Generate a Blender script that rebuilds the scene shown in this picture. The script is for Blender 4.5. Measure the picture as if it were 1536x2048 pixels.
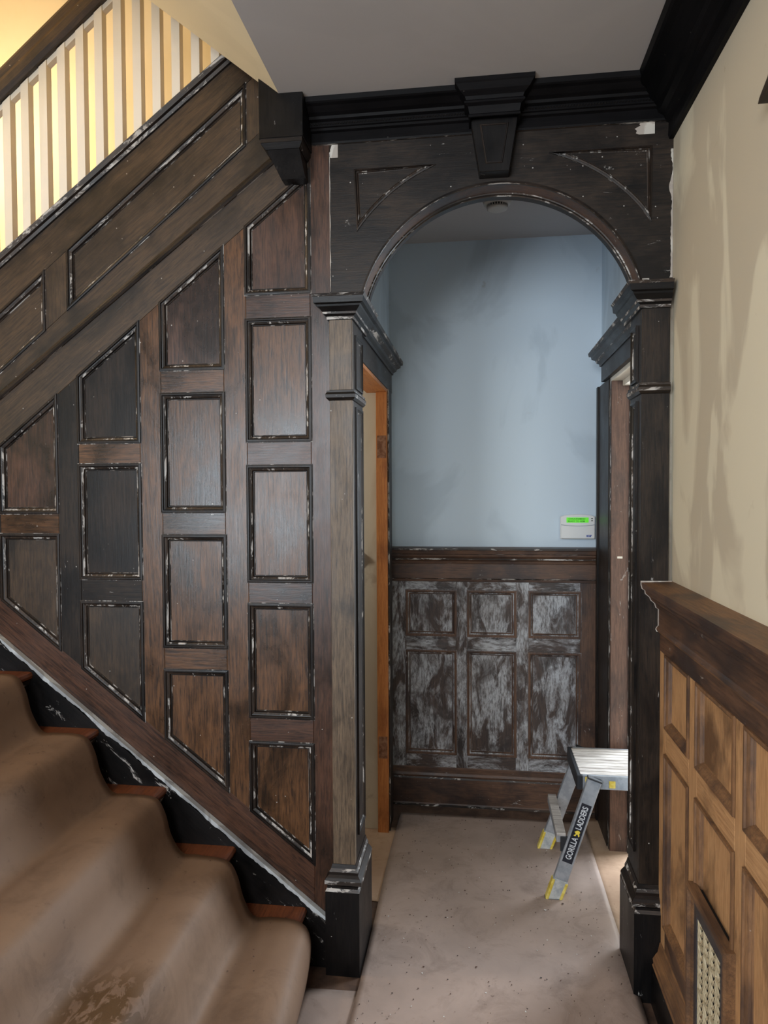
import bpy, bmesh, math, random
from mathutils import Vector, Matrix, noise as mn
random.seed(7)
for o in list(bpy.data.objects): bpy.data.objects.remove(o)
S = bpy.context.scene
COL = S.collection

# ------------------------------------------------------------------ camera
CAM = Vector((0, -2.48, 1.72))
ya, pi_, ro = math.radians(7.654), math.radians(1.749), math.radians(.288)
fw = Vector((-math.sin(ya)*math.cos(pi_), math.cos(ya)*math.cos(pi_), -math.sin(pi_)))
rt = Vector((math.cos(ya), math.sin(ya), 0)); dn = fw.cross(rt)
r2 = math.cos(ro)*rt + math.sin(ro)*dn; d2 = -math.sin(ro)*rt + math.cos(ro)*dn
cd = bpy.data.cameras.new('camera'); cam = bpy.data.objects.new('camera', cd); COL.objects.link(cam)
m = Matrix((r2, -d2, -fw)).transposed().to_4x4(); m.translation = CAM
cam.matrix_world = m
cd.sensor_fit = 'VERTICAL'; cd.sensor_height = 36; cd.lens = 1420/2048*36; cd.clip_start = .05
S.camera = cam

# ------------------------------------------------------------------ light
W = bpy.data.worlds.new('world'); S.world = W; W.use_nodes = True
W.node_tree.nodes['Background'].inputs[0].default_value = (.55, .65, .8, 1)
W.node_tree.nodes['Background'].inputs[1].default_value = .25
def area(name, loc, target, sx, sy, power, col):
    l = bpy.data.lights.new(name, 'AREA'); l.shape = 'RECTANGLE'; l.size = sx; l.size_y = sy; l.energy = power; l.color = col
    o = bpy.data.objects.new(name, l); COL.objects.link(o); o.location = loc
    o.rotation_euler = (Vector(target)-Vector(loc)).to_track_quat('-Z', 'Y').to_euler()
def point(name, loc, power, col, r):
    l = bpy.data.lights.new(name, 'POINT'); l.energy = power; l.color = col; l.shadow_soft_size = r
    o = bpy.data.objects.new(name, l); COL.objects.link(o); o.location = loc
area('door_daylight', (-.6, -3.72, 2.3), (-.3, 0, 1.5), .9, 1.3, 100, (.90, .95, 1))
area('window_daylight', (-1.95, -3.72, 1.65), (-1.3, 0, 1.6), .8, 1.5, 92, (.80, .90, 1))
area('side_room_daylight', (2.2, 1.75, 1.55), (.45, .45, .4), 1.0, 1.4, 250, (.82, .91, 1))
point('landing_lamp', (-2.5, -.14, 3.4), 56, (1, .76, .48), .12)
point('upper_hall_lamp', (-2.35, .48, 3.45), 20, (1, .76, .48), .12)
point('passage_lamp', (-1.25, .45, 1.9), 15, (1, .92, .8), .1)
S.view_settings.view_transform = 'Standard'; S.view_settings.look = 'None'
S.view_settings.exposure = -.35; S.view_settings.gamma = 1; S.view_settings.use_curve_mapping = False

# ------------------------------------------------------------------ materials
def lin(h):
    if isinstance(h, tuple): c = [v/255 for v in h]
    else: c = [int(h[i:i+2], 16)/255 for i in (0, 2, 4)]
    return tuple((v/12.92 if v <= .04045 else ((v+.055)/1.055)**2.4) for v in c) + (1,)
class NT:
    def __init__(s, name):
        s.m = bpy.data.materials.new(name); s.m.use_nodes = True; s.t = s.m.node_tree; s.n = s.t.nodes
        s.b = s.n['Principled BSDF']
    def new(s, typ, **kw):
        n = s.n.new(typ)
        for k, v in kw.items(): setattr(n, k, v)
        return n
    def link(s, a, b): s.t.links.new(a, b)
    def coords(s, rnd=True):
        tc = s.new('ShaderNodeTexCoord')
        if not rnd: return tc.outputs['Object']
        oi = s.new('ShaderNodeObjectInfo'); mu = s.new('ShaderNodeMath', operation='MULTIPLY'); mu.inputs[1].default_value = 23
        s.link(oi.outputs['Random'], mu.inputs[0])
        va = s.new('ShaderNodeVectorMath', operation='ADD'); s.link(tc.outputs['Object'], va.inputs[0]); s.link(mu.outputs[0], va.inputs[1])
        return va.outputs[0]
    def map(s, v, scale=(1, 1, 1), rot=(0, 0, 0), loc=(0, 0, 0)):
        n = s.new('ShaderNodeMapping'); n.inputs['Scale'].default_value = scale; n.inputs['Rotation'].default_value = rot; n.inputs['Location'].default_value = loc
        s.link(v, n.inputs['Vector']); return n.outputs[0]
    def noise(s, v, scale, detail=4, rough=.55, dist=0):
        n = s.new('ShaderNodeTexNoise'); n.inputs['Scale'].default_value = scale; n.inputs['Detail'].default_value = detail
        n.inputs['Roughness'].default_value = rough; n.inputs['Distortion'].default_value = dist
        s.link(v, n.inputs['Vector']); return n.outputs[0]
    def step(s, v, lo, hi, a=0, b=1):
        n = s.new('ShaderNodeMapRange'); n.inputs[1].default_value = lo; n.inputs[2].default_value = hi
        n.inputs[3].default_value = a; n.inputs[4].default_value = b; n.clamp = True
        s.link(v, n.inputs[0]); return n.outputs[0]
    def mul(s, a, b, op='MULTIPLY'):
        n = s.new('ShaderNodeMath', operation=op)
        for i, v in enumerate((a, b)):
            if isinstance(v, (int, float)): n.inputs[i].default_value = v
            else: s.link(v, n.inputs[i])
        return n.outputs[0]
    def mix(s, f, a, b):
        n = s.new('ShaderNodeMix', data_type='RGBA')
        if isinstance(f, (int, float)): n.inputs[0].default_value = f
        else: s.link(f, n.inputs[0])
        for i, v in ((6, a), (7, b)):
            if isinstance(v, tuple): n.inputs[i].default_value = v
            else: s.link(v, n.inputs[i])
        return n.outputs[2]
    def bump(s, h, strength, dist=.002):
        n = s.new('ShaderNodeBump'); n.inputs['Strength'].default_value = strength; n.inputs['Distance'].default_value = dist
        s.link(h, n.inputs['Height']); s.link(n.outputs[0], s.b.inputs['Normal'])
    def done(s, col, rough):
        if isinstance(col, tuple): s.b.inputs['Base Color'].default_value = col
        else: s.link(col, s.b.inputs['Base Color'])
        if isinstance(rough, (int, float)): s.b.inputs['Roughness'].default_value = rough
        else: s.link(rough, s.b.inputs['Roughness'])
        return s.m
ROT = {'z': (0, 0, 0), 'x': (0, math.pi/2, 0), 'y': (math.pi/2, 0, 0), 'up': (0, -math.radians(52), 0), 'down': (0, math.radians(52), 0)}
_wc = {}
WOODS = {  # dark, light, residue-black, black amount, white amount, speck amount, roughness
    'oaklight': ((58, 47, 37), (114, 95, 74), (34, 27, 22), .36, 0, 1, .42),
    'oak':   ((42, 28, 19), (108, 73, 45), (20, 16, 13), .42, 0, 1, .27),
    'oakred': ((40, 26, 20), (88, 58, 42), (19, 15, 13), .44, 0, 1, .30),
    'dark':  ((24, 20, 18), (54, 43, 34), (14, 13, 14), .55, .05, 1, .4),
    'black': ((14, 13, 14), (26, 23, 22), (8, 8, 9), .5, .02, 1, .36),
    'crown': ((9, 8, 10), (17, 15, 16), (6, 6, 7), .5, 0, .1, .5),  # darker copy of black: shade near the ceiling put into the cornice colour
    'skirt': ((14, 13, 14), (26, 23, 22), (8, 8, 9), .5, .24, 1, .36),
    'string': ((40, 30, 21), (76, 57, 38), (20, 17, 14), .45, 0, .7, .42),
    'mould': ((20, 16, 14), (48, 37, 30), (9, 8, 9), .55, .0, .4, .38),
    'mouldw': ((28, 22, 19), (70, 55, 44), (12, 11, 11), .5, .50, .4, .5),
    'tan':   ((158, 116, 78), (192, 150, 106), (70, 48, 36), .34, 0, .15, .55),
    'tanrail': ((96, 68, 46), (138, 100, 66), (52, 38, 34), .5, 0, .4, .5),
    'brown': ((66, 46, 36), (104, 74, 54), (36, 28, 28), .5, .04, .5, .45),
    'patch': ((44, 36, 34), (78, 62, 54), (28, 25, 26), .35, .86, 0, .5),
    'stair': ((80, 40, 21), (118, 66, 36), (48, 26, 18), .3, 0, .3, .35),
    'pine':  ((168, 100, 50), (202, 134, 74), (120, 66, 34), .25, 0, .1, .5),
    'jamb':  ((76, 52, 42), (112, 82, 66), (46, 34, 31), .4, .1, .6, .45),
}
def wood(kind, axis='z'):
    key = kind+axis
    if key in _wc: return _wc[key]
    d, l, k, ka, wa, sp, ro_ = WOODS[kind]
    t = NT('wood_'+kind+'_'+axis); v = t.coords()
    g0 = t.map(v, rot=ROT[axis]); warp = t.noise(g0, 3.5, 2)
    g = t.map(g0, scale=(150, 150, 9))
    grain = t.noise(g, 1, 8, .72, .6)
    fl = t.noise(t.map(g0, scale=(34, 34, 7)), 1, 4, .6, 2.4)
    tone = t.mix(t.step(grain, .38, .66), lin(d), lin(l))
    tone = t.mix(t.mul(t.step(fl, .46, .70), .6), tone, lin(l))
    bl = t.noise(t.map(g0, scale=(6, 6, 3.4)), 1, 6, .6, .4)
    c = t.mix(t.mul(t.step(bl, .62-ka*.35, .80-ka*.35), .8), tone, lin(k))
    wf = None
    if wa > 0:
        big = kind == 'patch'
        wn = t.noise(t.map(g0, scale=(14, 14, 5) if big else (26, 26, 9), loc=(3, 1, 5)), 1, 7, .72, .6)
        wf = t.step(wn, .66-wa*.26, .72-wa*.26 if not big else .78-wa*.26)
        if big:
            fine = t.noise(t.map(g0, scale=(110, 110, 30)), 1, 3, .7); wf = t.mul(t.mul(wf, t.step(fine, .36, .56, .25, .95)), t.step(t.noise(t.map(g0, scale=(7, 7, 4.5), loc=(9, 2, 4)), 1, 4, .6, .4), .36, .48, .08, 1))
            wc = t.mix(t.noise(v, 9, 3), lin((128, 122, 118)), lin((196, 200, 206)))
        else: wc = t.mix(t.noise(v, 30, 2), lin((150, 140, 130)), lin((205, 203, 200)))
        c = t.mix(wf, c, wc)
    if sp > 0:
        vo = t.new('ShaderNodeTexVoronoi'); vo.inputs['Scale'].default_value = 34; vo.inputs['Randomness'].default_value = 1
        t.link(v, vo.inputs['Vector'])
        sel = t.step(t.noise(v, 13, 1), .60, .62); sf = t.mul(t.step(vo.outputs['Distance'], .05, .09, 1, 0), sel)
        c = t.mix(t.mul(sf, sp*.8), c, lin((190, 185, 178)))
    r = t.step(bl, .3, .7, ro_+.14, ro_-.06)
    if wf is not None: r = t.mul(r, t.mul(wf, .25), 'ADD')
    h = t.mul(grain, 1.0)
    if wf is not None: h = t.mul(h, t.mul(wf, .8), 'ADD')
    t.bump(h, .28, .0016)
    t.b.inputs['Specular IOR Level'].default_value = {'dark': .3, 'black': .22, 'crown': .12, 'mould': .3, 'tan': .3, 'skirt': .3}.get(kind, .5)
    _wc[key] = t.done(c, r); return _wc[key]
def plaster(name, a, b, scuff=(120, 105, 88), amt=.62, rough=.75, scale=2.2):
    t = NT(name); v = t.coords(False)
    n = t.noise(t.map(v, scale=(1, 1.4, .6)), scale, 5, .5, .8)
    c = t.mix(t.step(n, .47, .53), lin(a), lin(b))
    sc = t.mul(t.step(t.noise(v, 11, 5, .65), amt, amt+.09), t.step(t.noise(v, 3, 2), .5, .65))
    c = t.mix(t.mul(sc, .55), c, lin(scuff))
    t.bump(t.noise(v, 24, 4), .12, .003); return t.done(c, rough)
def paper(name, a, b, dirt=(70, 52, 44), stain=None, rough=.5):
    t = NT(name); v = t.coords(False)
    c = t.mix(t.step(t.noise(v, 2.2, 5, .6), .35, .65), lin(a), lin(b))
    dn_ = t.mul(t.step(t.noise(v, 26, 5, .7), .62, .72), t.step(t.noise(v, 3.1, 2), .42, .6))
    c = t.mix(t.mul(dn_, .6), c, lin(dirt))
    smd = t.step(t.noise(v, 5.5, 8, .74, .6), .50, .72)
    c = t.mix(t.mul(smd, .4), c, lin(dirt))
    if stain:
        for p, r, sc in stain:
            dv = t.new('ShaderNodeVectorMath', operation='DISTANCE'); t.link(v, dv.inputs[0]); dv.inputs[1].default_value = p
            f = t.mul(t.step(dv.outputs['Value'], r*.35, r, 1, 0), t.step(t.noise(t.map(v, scale=(1, .5, 1)), sc, 4, .6, 1.2), .44, .5))
            c = t.mix(t.mul(f, .85), c, lin((78, 56, 32)))
    t.bump(t.noise(v, 6, 6, .6, .5), .3, .006); t.b.inputs['Specular IOR Level'].default_value = .2; return t.done(c, rough)
def plain(name, col, rough=.5, metal=0, emit=0):
    t = NT(name); t.done(lin(col), rough); t.b.inputs['Metallic'].default_value = metal
    if emit: t.b.inputs['Emission Color'].default_value = lin(col); t.b.inputs['Emission Strength'].default_value = emit
    return t.m
def grit(name, a, b, sc, rough=.5, metal=0, lo=.4, hi=.6, stretch=(1, 1, 1)):
    t = NT(name); v = t.coords(False)
    c = t.mix(t.step(t.noise(t.map(v, scale=stretch), sc, 6, .65), lo, hi), lin(a), lin(b)); t.b.inputs['Metallic'].default_value = metal
    return t.done(c, rough)
M_wallR = plaster('plaster_cream', (184, 173, 152), (206, 197, 174), (150, 130, 100))
M_wallB = plaster('plaster_pale_blue', (186, 200, 211), (197, 211, 222), (150, 148, 140), .66)
M_passage = plaster('plaster_passage', (196, 186, 166), (206, 198, 180), (120, 95, 75), .56)
M_ceil = plaster('plaster_ceiling', (172, 166, 163), (174, 168, 165), (140, 136, 132), .7)
M_stairw = plaster('plaster_stairwell', (226, 212, 178), (228, 214, 182), (210, 190, 150), .7)
M_soffit = plaster('plaster_soffit', (196, 186, 160), (200, 190, 164), (170, 155, 125), .62)
M_balu = plaster('painted_wood_white', (214, 206, 190), (220, 212, 198), (190, 180, 160), .66, .45)
M_paper = paper('rosin_paper', (146, 130, 121), (166, 147, 136))
M_paper2 = paper('rosin_paper_old', (164, 136, 114), (188, 162, 138), (96, 66, 44))
M_spaper = paper('kraft_runner', (112, 89, 72), (124, 99, 79), (60, 46, 36), [((-.93, -.86, .445), .17, 26), ((-.88, -.24, .37), .045, 30)], .62)
M_floor = grit('old_floor', (58, 44, 38), (96, 74, 60), 7, .6)
M_alu = grit('aluminium', (150, 156, 164), (178, 182, 188), 18, .42, .55)
M_deck = grit('scuffed_deck', (150, 142, 136), (206, 200, 194), 24, .55, .1, .35, .6, (.25, 1.6, 1))
M_plblk = plain('black_plastic', (34, 36, 40), .5)
M_yel = grit('yellow_plastic', (196, 168, 52), (222, 204, 110), 30, .5)
M_grey = grit('foot_grey', (150, 154, 156), (186, 186, 182), 26, .55)
M_dec = grit('worn_sticker', (24, 26, 34), (34, 36, 46), 40, .45)
M_white = plain('white_print', (206, 208, 212), .5)
M_yprint = plain('yellow_print', (226, 200, 70), .5)
M_kp = plain('keypad_plastic', (222, 222, 220), .4)
M_lcd = plain('lcd_green', (96, 214, 40), .3, 0, .55)
M_lcdt = plain('lcd_text', (40, 120, 24), .4)
M_btn = plain('keypad_led', (74, 84, 66), .4)
M_blue = plain('logo_blue', (66, 88, 160), .4)
M_seam = plain('keypad_seam', (140, 148, 156), .5)
M_grille = grit('cream_enamel', (178, 162, 130), (206, 192, 160), 40, .5)
M_void = plain('duct_dark', (10, 10, 12), .8)
M_iron = grit('register_frame', (48, 46, 50), (62, 58, 58), 30, .5)
M_det = plain('detector_plastic', (182, 176, 168), .5)
M_chipd = grit('dark_flakes', (44, 32, 28), (92, 62, 50), 30, .6)
M_chipw = plain('white_flakes', (205, 203, 198), .6)
M_mort = grit('mortise_wood', (112, 70, 44), (150, 110, 84), 40, .7)
M_pencil = plain('pencil_mark', (80, 74, 70), .8)

# ------------------------------------------------------------------ mesh helpers
def mesh(name, vs, fs, mats, parent=None, mi=None, smooth=False):
    me = bpy.data.meshes.new(name); me.from_pydata([tuple(v) for v in vs], [], fs)
    if not isinstance(mats, (list, tuple)): mats = [mats]
    for k in mats: me.materials.append(k)
    if mi: me.polygons.foreach_set('material_index', mi)
    if smooth: me.polygons.foreach_set('use_smooth', [True]*len(me.polygons))
    bm = bmesh.new(); bm.from_mesh(me); bmesh.ops.recalc_face_normals(bm, faces=bm.faces); bm.to_mesh(me); bm.free()
    o = bpy.data.objects.new(name, me); COL.objects.link(o)
    if parent is not None: attach(o, parent)
    return o
def attach(o, p):
    o.parent = p; o.matrix_parent_inverse = Matrix.Translation(-WL(p))
def WL(p):
    v = Vector(p.location); return v if p.parent is None else v
def bmobj(name, bm, mats, parent=None, smooth=False):
    bmesh.ops.recalc_face_normals(bm, faces=bm.faces)
    me = bpy.data.meshes.new(name); bm.to_mesh(me); bm.free()
    for k in (mats if isinstance(mats, (list, tuple)) else [mats]): me.materials.append(k)
    if smooth: me.polygons.foreach_set('use_smooth', [True]*len(me.polygons))
    o = bpy.data.objects.new(name, me); COL.objects.link(o)
    if parent is not None: attach(o, parent)
    return o
MAPS = {'y': lambda a, b, h: (a, h, b), 'x': lambda a, b, h: (h, a, b), 'z': lambda a, b, h: (a, b, h)}
def prism(name, poly, ax, h0, h1, mat, parent=None, bev=.0015):
    """polygon in the plane across axis ax, extruded from h0 to h1, edges softened"""
    f = MAPS[ax]; bm = bmesh.new()
    a = [bm.verts.new(f(p[0], p[1], h0)) for p in poly]; b = [bm.verts.new(f(p[0], p[1], h1)) for p in poly]
    n = len(poly); bm.faces.new(a); bm.faces.new(b[::-1])
    for i in range(n): bm.faces.new((a[i], b[i], b[(i+1) % n], a[(i+1) % n]))
    if bev: bmesh.ops.bevel(bm, geom=list(bm.edges), offset=bev, segments=1, affect='EDGES', clamp_overlap=True)
    return bmobj(name, bm, mat, parent)
def box(name, x0, x1, y0, y1, z0, z1, mat, parent=None, bev=.0015):
    return prism(name, [(x0, y0), (x1, y0), (x1, y1), (x0, y1)], 'z', z0, z1, mat, parent, bev)
def offs(path, closed):
    n = len(path); nr = []
    for i in range(n if closed else n-1):
        a, b = path[i], path[(i+1) % n]; dx, dy = b[0]-a[0], b[1]-a[1]; L = math.hypot(dx, dy); nr.append((dy/L, -dx/L))
    out = []
    for i in range(n):
        if closed: n1, n2 = nr[i-1], nr[i]
        else: n1, n2 = nr[max(i-1, 0)], nr[min(i, n-2)]
        k = 1+n1[0]*n2[0]+n1[1]*n2[1]; k = max(k, .25)
        out.append(((n1[0]+n2[0])/k, (n1[1]+n2[1])/k))
    return out
def sweep(name, path, prof, ax, mats, parent=None, closed=False, mi=None, smooth=False, caps=True):
    """profile (offset to the right of the path, height) swept with mitres along a plan path"""
    f = MAPS[ax]; of = offs(path, closed); n, k = len(path), len(prof); vs = []; fs = []; idx = []
    for p, q in zip(path, of):
        for o, h in prof: vs.append(f(p[0]+q[0]*o, p[1]+q[1]*o, h))
    for i in range(n if closed else n-1):
        j = (i+1) % n
        for s in range(k-1):
            fs.append((i*k+s, j*k+s, j*k+s+1, i*k+s+1)); idx.append(mi[s] if mi else 0)
    if caps and not closed:
        fs.append(tuple(range(k))); fs.append(tuple((n-1)*k+s for s in range(k))[::-1]); idx += [0, 0]
    return mesh(name, vs, fs, mats, parent, idx, smooth)
def inset(poly, d):
    of = offs(poly, True); return [(p[0]+q[0]*d, p[1]+q[1]*d) for p, q in zip(poly, of)]
def ccw(poly):
    a = sum(poly[i-1][0]*poly[i][1]-poly[i][0]*poly[i-1][1] for i in range(len(poly)))
    return poly if a < 0 else poly[::-1]      # clockwise in (a, b): right side is inwards
def empty(name, loc=(0, 0, 0)):
    o = bpy.data.objects.new(name, None); COL.objects.link(o); o.location = loc; o.empty_display_size = .1; return o
def tag(o, label, cat, group=None):
    o['label'] = label; o['category'] = cat
    if group: o['group'] = group
    return o
def struct(o, label=None):
    o['kind'] = 'structure'
    if label: o['label'] = label
    return o
def stuff(o): o['kind'] = 'stuff'; return o
def beam(name, p0, p1, wv, dv, mat, parent=None, bev=.002):
    """box beam from p0 to p1; wv and dv are full cross-section vectors"""
    p0, p1, wv, dv = map(Vector, (p0, p1, wv, dv)); bm = bmesh.new(); q = []
    for p in (p0, p1): q.append([bm.verts.new(p+wv*a+dv*b) for a, b in ((-.5, -.5), (.5, -.5), (.5, .5), (-.5, .5))])
    bm.faces.new(q[0]); bm.faces.new(q[1][::-1])
    for i in range(4): bm.faces.new((q[0][i], q[1][i], q[1][(i+1) % 4], q[0][(i+1) % 4]))
    if bev: bmesh.ops.bevel(bm, geom=list(bm.edges), offset=bev, segments=1, affect='EDGES')
    return bmobj(name, bm, mat, parent)
def text(name, body, origin, xa, ya_, size, mat, parent, ext=.0004, width=None):
    cu = bpy.data.curves.new('t', 'FONT'); cu.body = body; cu.size = 1; cu.offset = .018; cu.extrude = 0; cu.align_x = 'CENTER'; cu.align_y = 'CENTER'
    o = bpy.data.objects.new('t', cu); COL.objects.link(o); dg = bpy.context.evaluated_depsgraph_get()
    me = bpy.data.meshes.new_from_object(o.evaluated_get(dg)); bpy.data.objects.remove(o)
    xa, ya_ = Vector(xa).normalized(), Vector(ya_).normalized(); na = xa.cross(ya_)
    w0 = max(v.co.x for v in me.vertices)-min(v.co.x for v in me.vertices); sx = (width/w0) if width else size
    for v in me.vertices: v.co = Vector(origin)+xa*v.co.x*sx+ya_*v.co.y*size+na*ext
    me.materials.clear(); me.materials.append(mat); me.name = name
    ob = bpy.data.objects.new(name, me); COL.objects.link(ob); attach(ob, parent); return ob

CEIL = 3.05; XR = .635; YB = 1.38; XL = -.485
# panel moulding: (inset, depth) measured from the board face towards the recess
def panel_mould(name, poly, ax, face, sgn, parent, mats, raise_=.007, deep=.016, w=.024):
    pr = [(-.0056, -.0007), (-.003, -.0007), (-.003, -raise_*.9), (.001, -raise_), (.005, -raise_), (.007, -.002), (.010, -.001), (.016, .003), (.019, .009), (.021, .009), (w, deep)]
    pr = [(a, face+sgn*h) for a, h in pr]
    return sweep(name, ccw(poly), pr, ax, mats, parent, closed=True, mi=[1, 0, 0, 0, 0, 0, 1, 0, 0, 1])
MW = lambda ax: [wood('mould', ax), wood('mouldw', ax)]

# ================================================================== STRUCTURE
# floor and ceilings
struct(prism('floor', [(-3.5, -3.9), (2.7, -3.9), (2.7, 2.5), (-3.5, 2.5)], 'z', -.1, 0, M_floor, bev=0))
ceil = struct(prism('ceiling', [(-.665, -3.9), (XR+.12, -3.9), (XR+.12, YB+.1), (-.5, YB+.1), (-.5, -.02), (-.665, -.02)], 'z', CEIL, CEIL+.2, M_ceil, bev=0))
struct(prism('ceiling_entry', [(-3.5, -3.9), (-.665, -3.9), (-.665, -1.25), (-3.5, -1.25)], 'z', CEIL, CEIL+.2, M_ceil, bev=0))
# right wall (front hall) and hall right wall with the doorway
struct(prism('wall_right', [(-3.9, 0), (.0, 0), (.0, CEIL), (-3.9, CEIL)], 'x', XR, XR+.12, M_wallR, bev=0))
struct(prism('wall_hall_right', [(0, 0), (.25, 0), (.25, 2.26), (.97, 2.26), (.97, 0), (YB, 0), (YB, CEIL), (0, CEIL)], 'x', XR, XR+.12, M_wallB, bev=0))
struct(prism('wall_hall_left', [(.16, 0), (.24, 0), (.24, 2.22), (1.04, 2.22), (1.04, 0), (YB, 0), (YB, CEIL), (.16, CEIL)], 'x', XL-.07, XL, M_wallB, bev=0))
struct(box('wall_back', -.62, XR+.12, YB, YB+.12, 0, CEIL, M_wallB, bev=0))
struct(box('wall_passage', -2.0, -.49, 1.038, 1.16, 0, 2.7, M_passage, bev=0))
# room beyond the right doorway
struct(box('wall_side_far', XR+.12, 2.7, 2.4, 2.5, 0, 2.8, M_passage, bev=0))
struct(box('wall_side_near', XR+.12, 2.7, -.6, -.5, 0, 2.8, M_passage, bev=0))
struct(box('ceiling_side', XR+.12, 2.7, -.6, 2.5, 2.8, 2.9, M_passage, bev=0))
struct(box('wall_side_right', 2.6, 2.7, -.6, 2.5, 0, 2.8, M_passage, bev=0))
# front-door side behind the camera, with its window opening
we = struct(prism('wall_entry', [(-3.5, 0), (XR+.12, 0), (XR+.12, CEIL), (-3.5, CEIL)], 'y', -3.9, -3.8, M_wallR, bev=0))
struct(box('bounce_absorber', XR-.052, XR-.039, -2.85, -1.5, .02, 2.4, wood('brown', 'z')), 'unseen dark wooden panel added behind the viewer to absorb bounce light')  # added out of view to keep wall bounce light off the stair risers
struct(box('wall_left', -3.5, -3.4, -3.9, 1.05, 0, 5.6, M_stairw, bev=0))
# stairwell above the upper flight
struct(prism('wall_stair_far', [(-3.4, 1.3), (-2.5, 1.4), (-.5, 2.75), (-.5, 5.6), (-3.4, 5.6)], 'y', .95, 1.0, M_stairw, bev=0))
struct(box('wall_stair_near', -3.4, -.6, -1.35, -1.25, CEIL, 5.6, M_stairw, bev=0))
struct(box('wall_stair_right', -.56, -.5, 0, 1.05, CEIL, 5.6, M_stairw, bev=0))
struct(box('ceiling_upper', -3.5, -.5, -1.35, 1.05, 5.6, 5.7, M_stairw, bev=0))
sof = [(-.665, CEIL), (-3.35, CEIL+.8*2.685), (-3.35, CEIL+.8*2.685+.18), (-.665, CEIL+.2)]
struct(prism('ceiling_soffit', sof, 'y', -1.25, -.09, M_soffit, bev=0), 'sloping plaster underside of the next flight')
# wall carrying the arch
CX, CZ, RA = .064, 2.275, .490
ZI = 2.395
def arc(r, z0, n=40):
    a = math.asin(max(-1, min(1, (z0-CZ)/r))); return [(CX+r*math.cos(t), CZ+r*math.sin(t)) for t in [math.pi-a-(math.pi-2*a)*i/n for i in range(n+1)]]
A = arc(RA, ZI)
ARCH_CORE = lambda par: prism('core', [(-.52, 0), (-.445, 0), (-.445, ZI)]+A+[(.538, ZI), (.538, 0), (XR, 0), (XR, CEIL), (-.52, CEIL)], 'y', .02, .118, wood('dark', 'z'), par, 0)

# ================================================================== PANELLED WALL UNDER THE UPPER FLIGHT
Lbot = lambda x: .367-.7785*(x+.594)
Lskt = lambda x: .195-.783*(x+.56)
Ltop = lambda x: 2.85+.79*(x+.594)
Lmou = lambda x: 2.892+.754*(x+.717)
Lub = lambda x: 2.172+.8016*(x+1.794)
Lut = lambda x: 2.397+.793*(x+1.789)
Lrt = lambda x: 2.592+.752*(x+1.784)
XE = -2.02
pw = struct(prism('wall_stair_panelling', [(XE, Lskt(XE)-.1), (-.52, .02), (-.52, 3.04), (-.735, 3.04), (-.8, Lrt(-.8)-.03), (XE, Lrt(XE)-.03)], 'y', .03, .09, wood('dark', 'z'), bev=0), 'dark oak panelling filling the space between the two flights')
def board(name, poly, kind, ax, y0=0, y1=.02): return prism(name, poly, 'y', y0, y1, wood(kind, ax), pw)
cols = [((-.830, -.594), [2.423, 2.334, 1.899, 1.810, 1.392, 1.310, .897, .804]),
        ((-1.155, -.915), [2.163, 2.076, 1.645, 1.558, 1.146, 1.060]),
        ((-1.481, -1.239), [1.902, 1.821, 1.395, 1.308]),
        ((-1.804, -1.567), [1.641, 1.560]),
        ((XE-.09, -1.89), [])]
for ci, ((x0, x1), zs) in enumerate(cols):
    kinds = ['oak', 'oak', 'dark', 'dark', 'dark'] if ci > 1 else ['oakred', 'oak', 'oak', 'oakred', 'oak']
    cuts = [None]+zs+[None]; n = len(cuts)//2
    for r in range(n):
        t, b = cuts[2*r], cuts[2*r+1]
        tl, tr = (Ltop(x0), Ltop(x1)) if t is None else (t, t)
        bl, br = (Lbot(x0), Lbot(x1)) if b is None else (b, b)
        if ci == 4: bl = min(bl, tl-.03)
        poly = [(x0, bl), (x1, br), (x1, tr), (x0, tl)]
        panel_mould('panel_moulding', poly, 'y', 0, 1, pw, MW('z'))
        pk = ('oakred' if r == 0 else 'oak') if ci < 2 else ('mould' if (ci+r) % 2 else 'oakred')
        pk = {(2, 0): 'mould', (2, 1): 'mould', (2, 2): 'string', (3, 0): 'oakred', (3, 1): 'string', (4, 0): 'string'}.get((ci, r), pk)
        prism('panel', inset(ccw(poly), .020), 'y', .013, .026, wood(pk, 'z'), pw)
    for r in range(len(zs)//2):
        board('rail', [(x0, zs[2*r+1]), (x1, zs[2*r+1]), (x1, zs[2*r]), (x0, zs[2*r])], 'dark' if ci > 1 and r != 0 else 'oakred' if ci == 0 else 'oak', 'x')
for (x0, x1), k in (((-.915, -.830), 'oak'), ((-1.239, -1.155), 'oak'), ((-1.567, -1.481), 'dark'), ((-1.89, -1.804), 'dark')):
    board('stile', [(x0, Lbot(x0)), (x1, Lbot(x1)), (x1, Ltop(x1)), (x0, Ltop(x0))], k, 'z')
board('stile', [(-.594, Lskt(-.594)), (-.52, Lskt(-.52)), (-.52, 2.96), (-.594, 2.96)], 'oakred', 'z')
board('rail', [(XE, Lskt(XE)), (-.594, Lskt(-.594)), (-.594, Lbot(-.594)), (XE, Lbot(XE))], 'oakred', 'down')
board('rail', [(XE, Ltop(XE)), (-.594, Ltop(-.594)), (-.594, Lmou(-.594)), (XE, Lmou(XE))], 'string', 'up')
board('rail', [(XE, Lmou(XE)), (-.735, Lmou(-.735)), (-.735, Lub(-.735)), (XE, Lub(XE))], 'string', 'up')
board('rail', [(XE, Lut(XE)), (-.735, Lut(-.735)), (-.735, Lrt(-.735)-.025), (XE, Lrt(XE)-.025)], 'string', 'up')
board('stile', [(-1.607, Lub(-1.607)), (-1.513, Lub(-1.513)), (-1.513, Lut(-1.513)), (-1.607, Lut(-1.607))], 'string', 'z')
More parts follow.
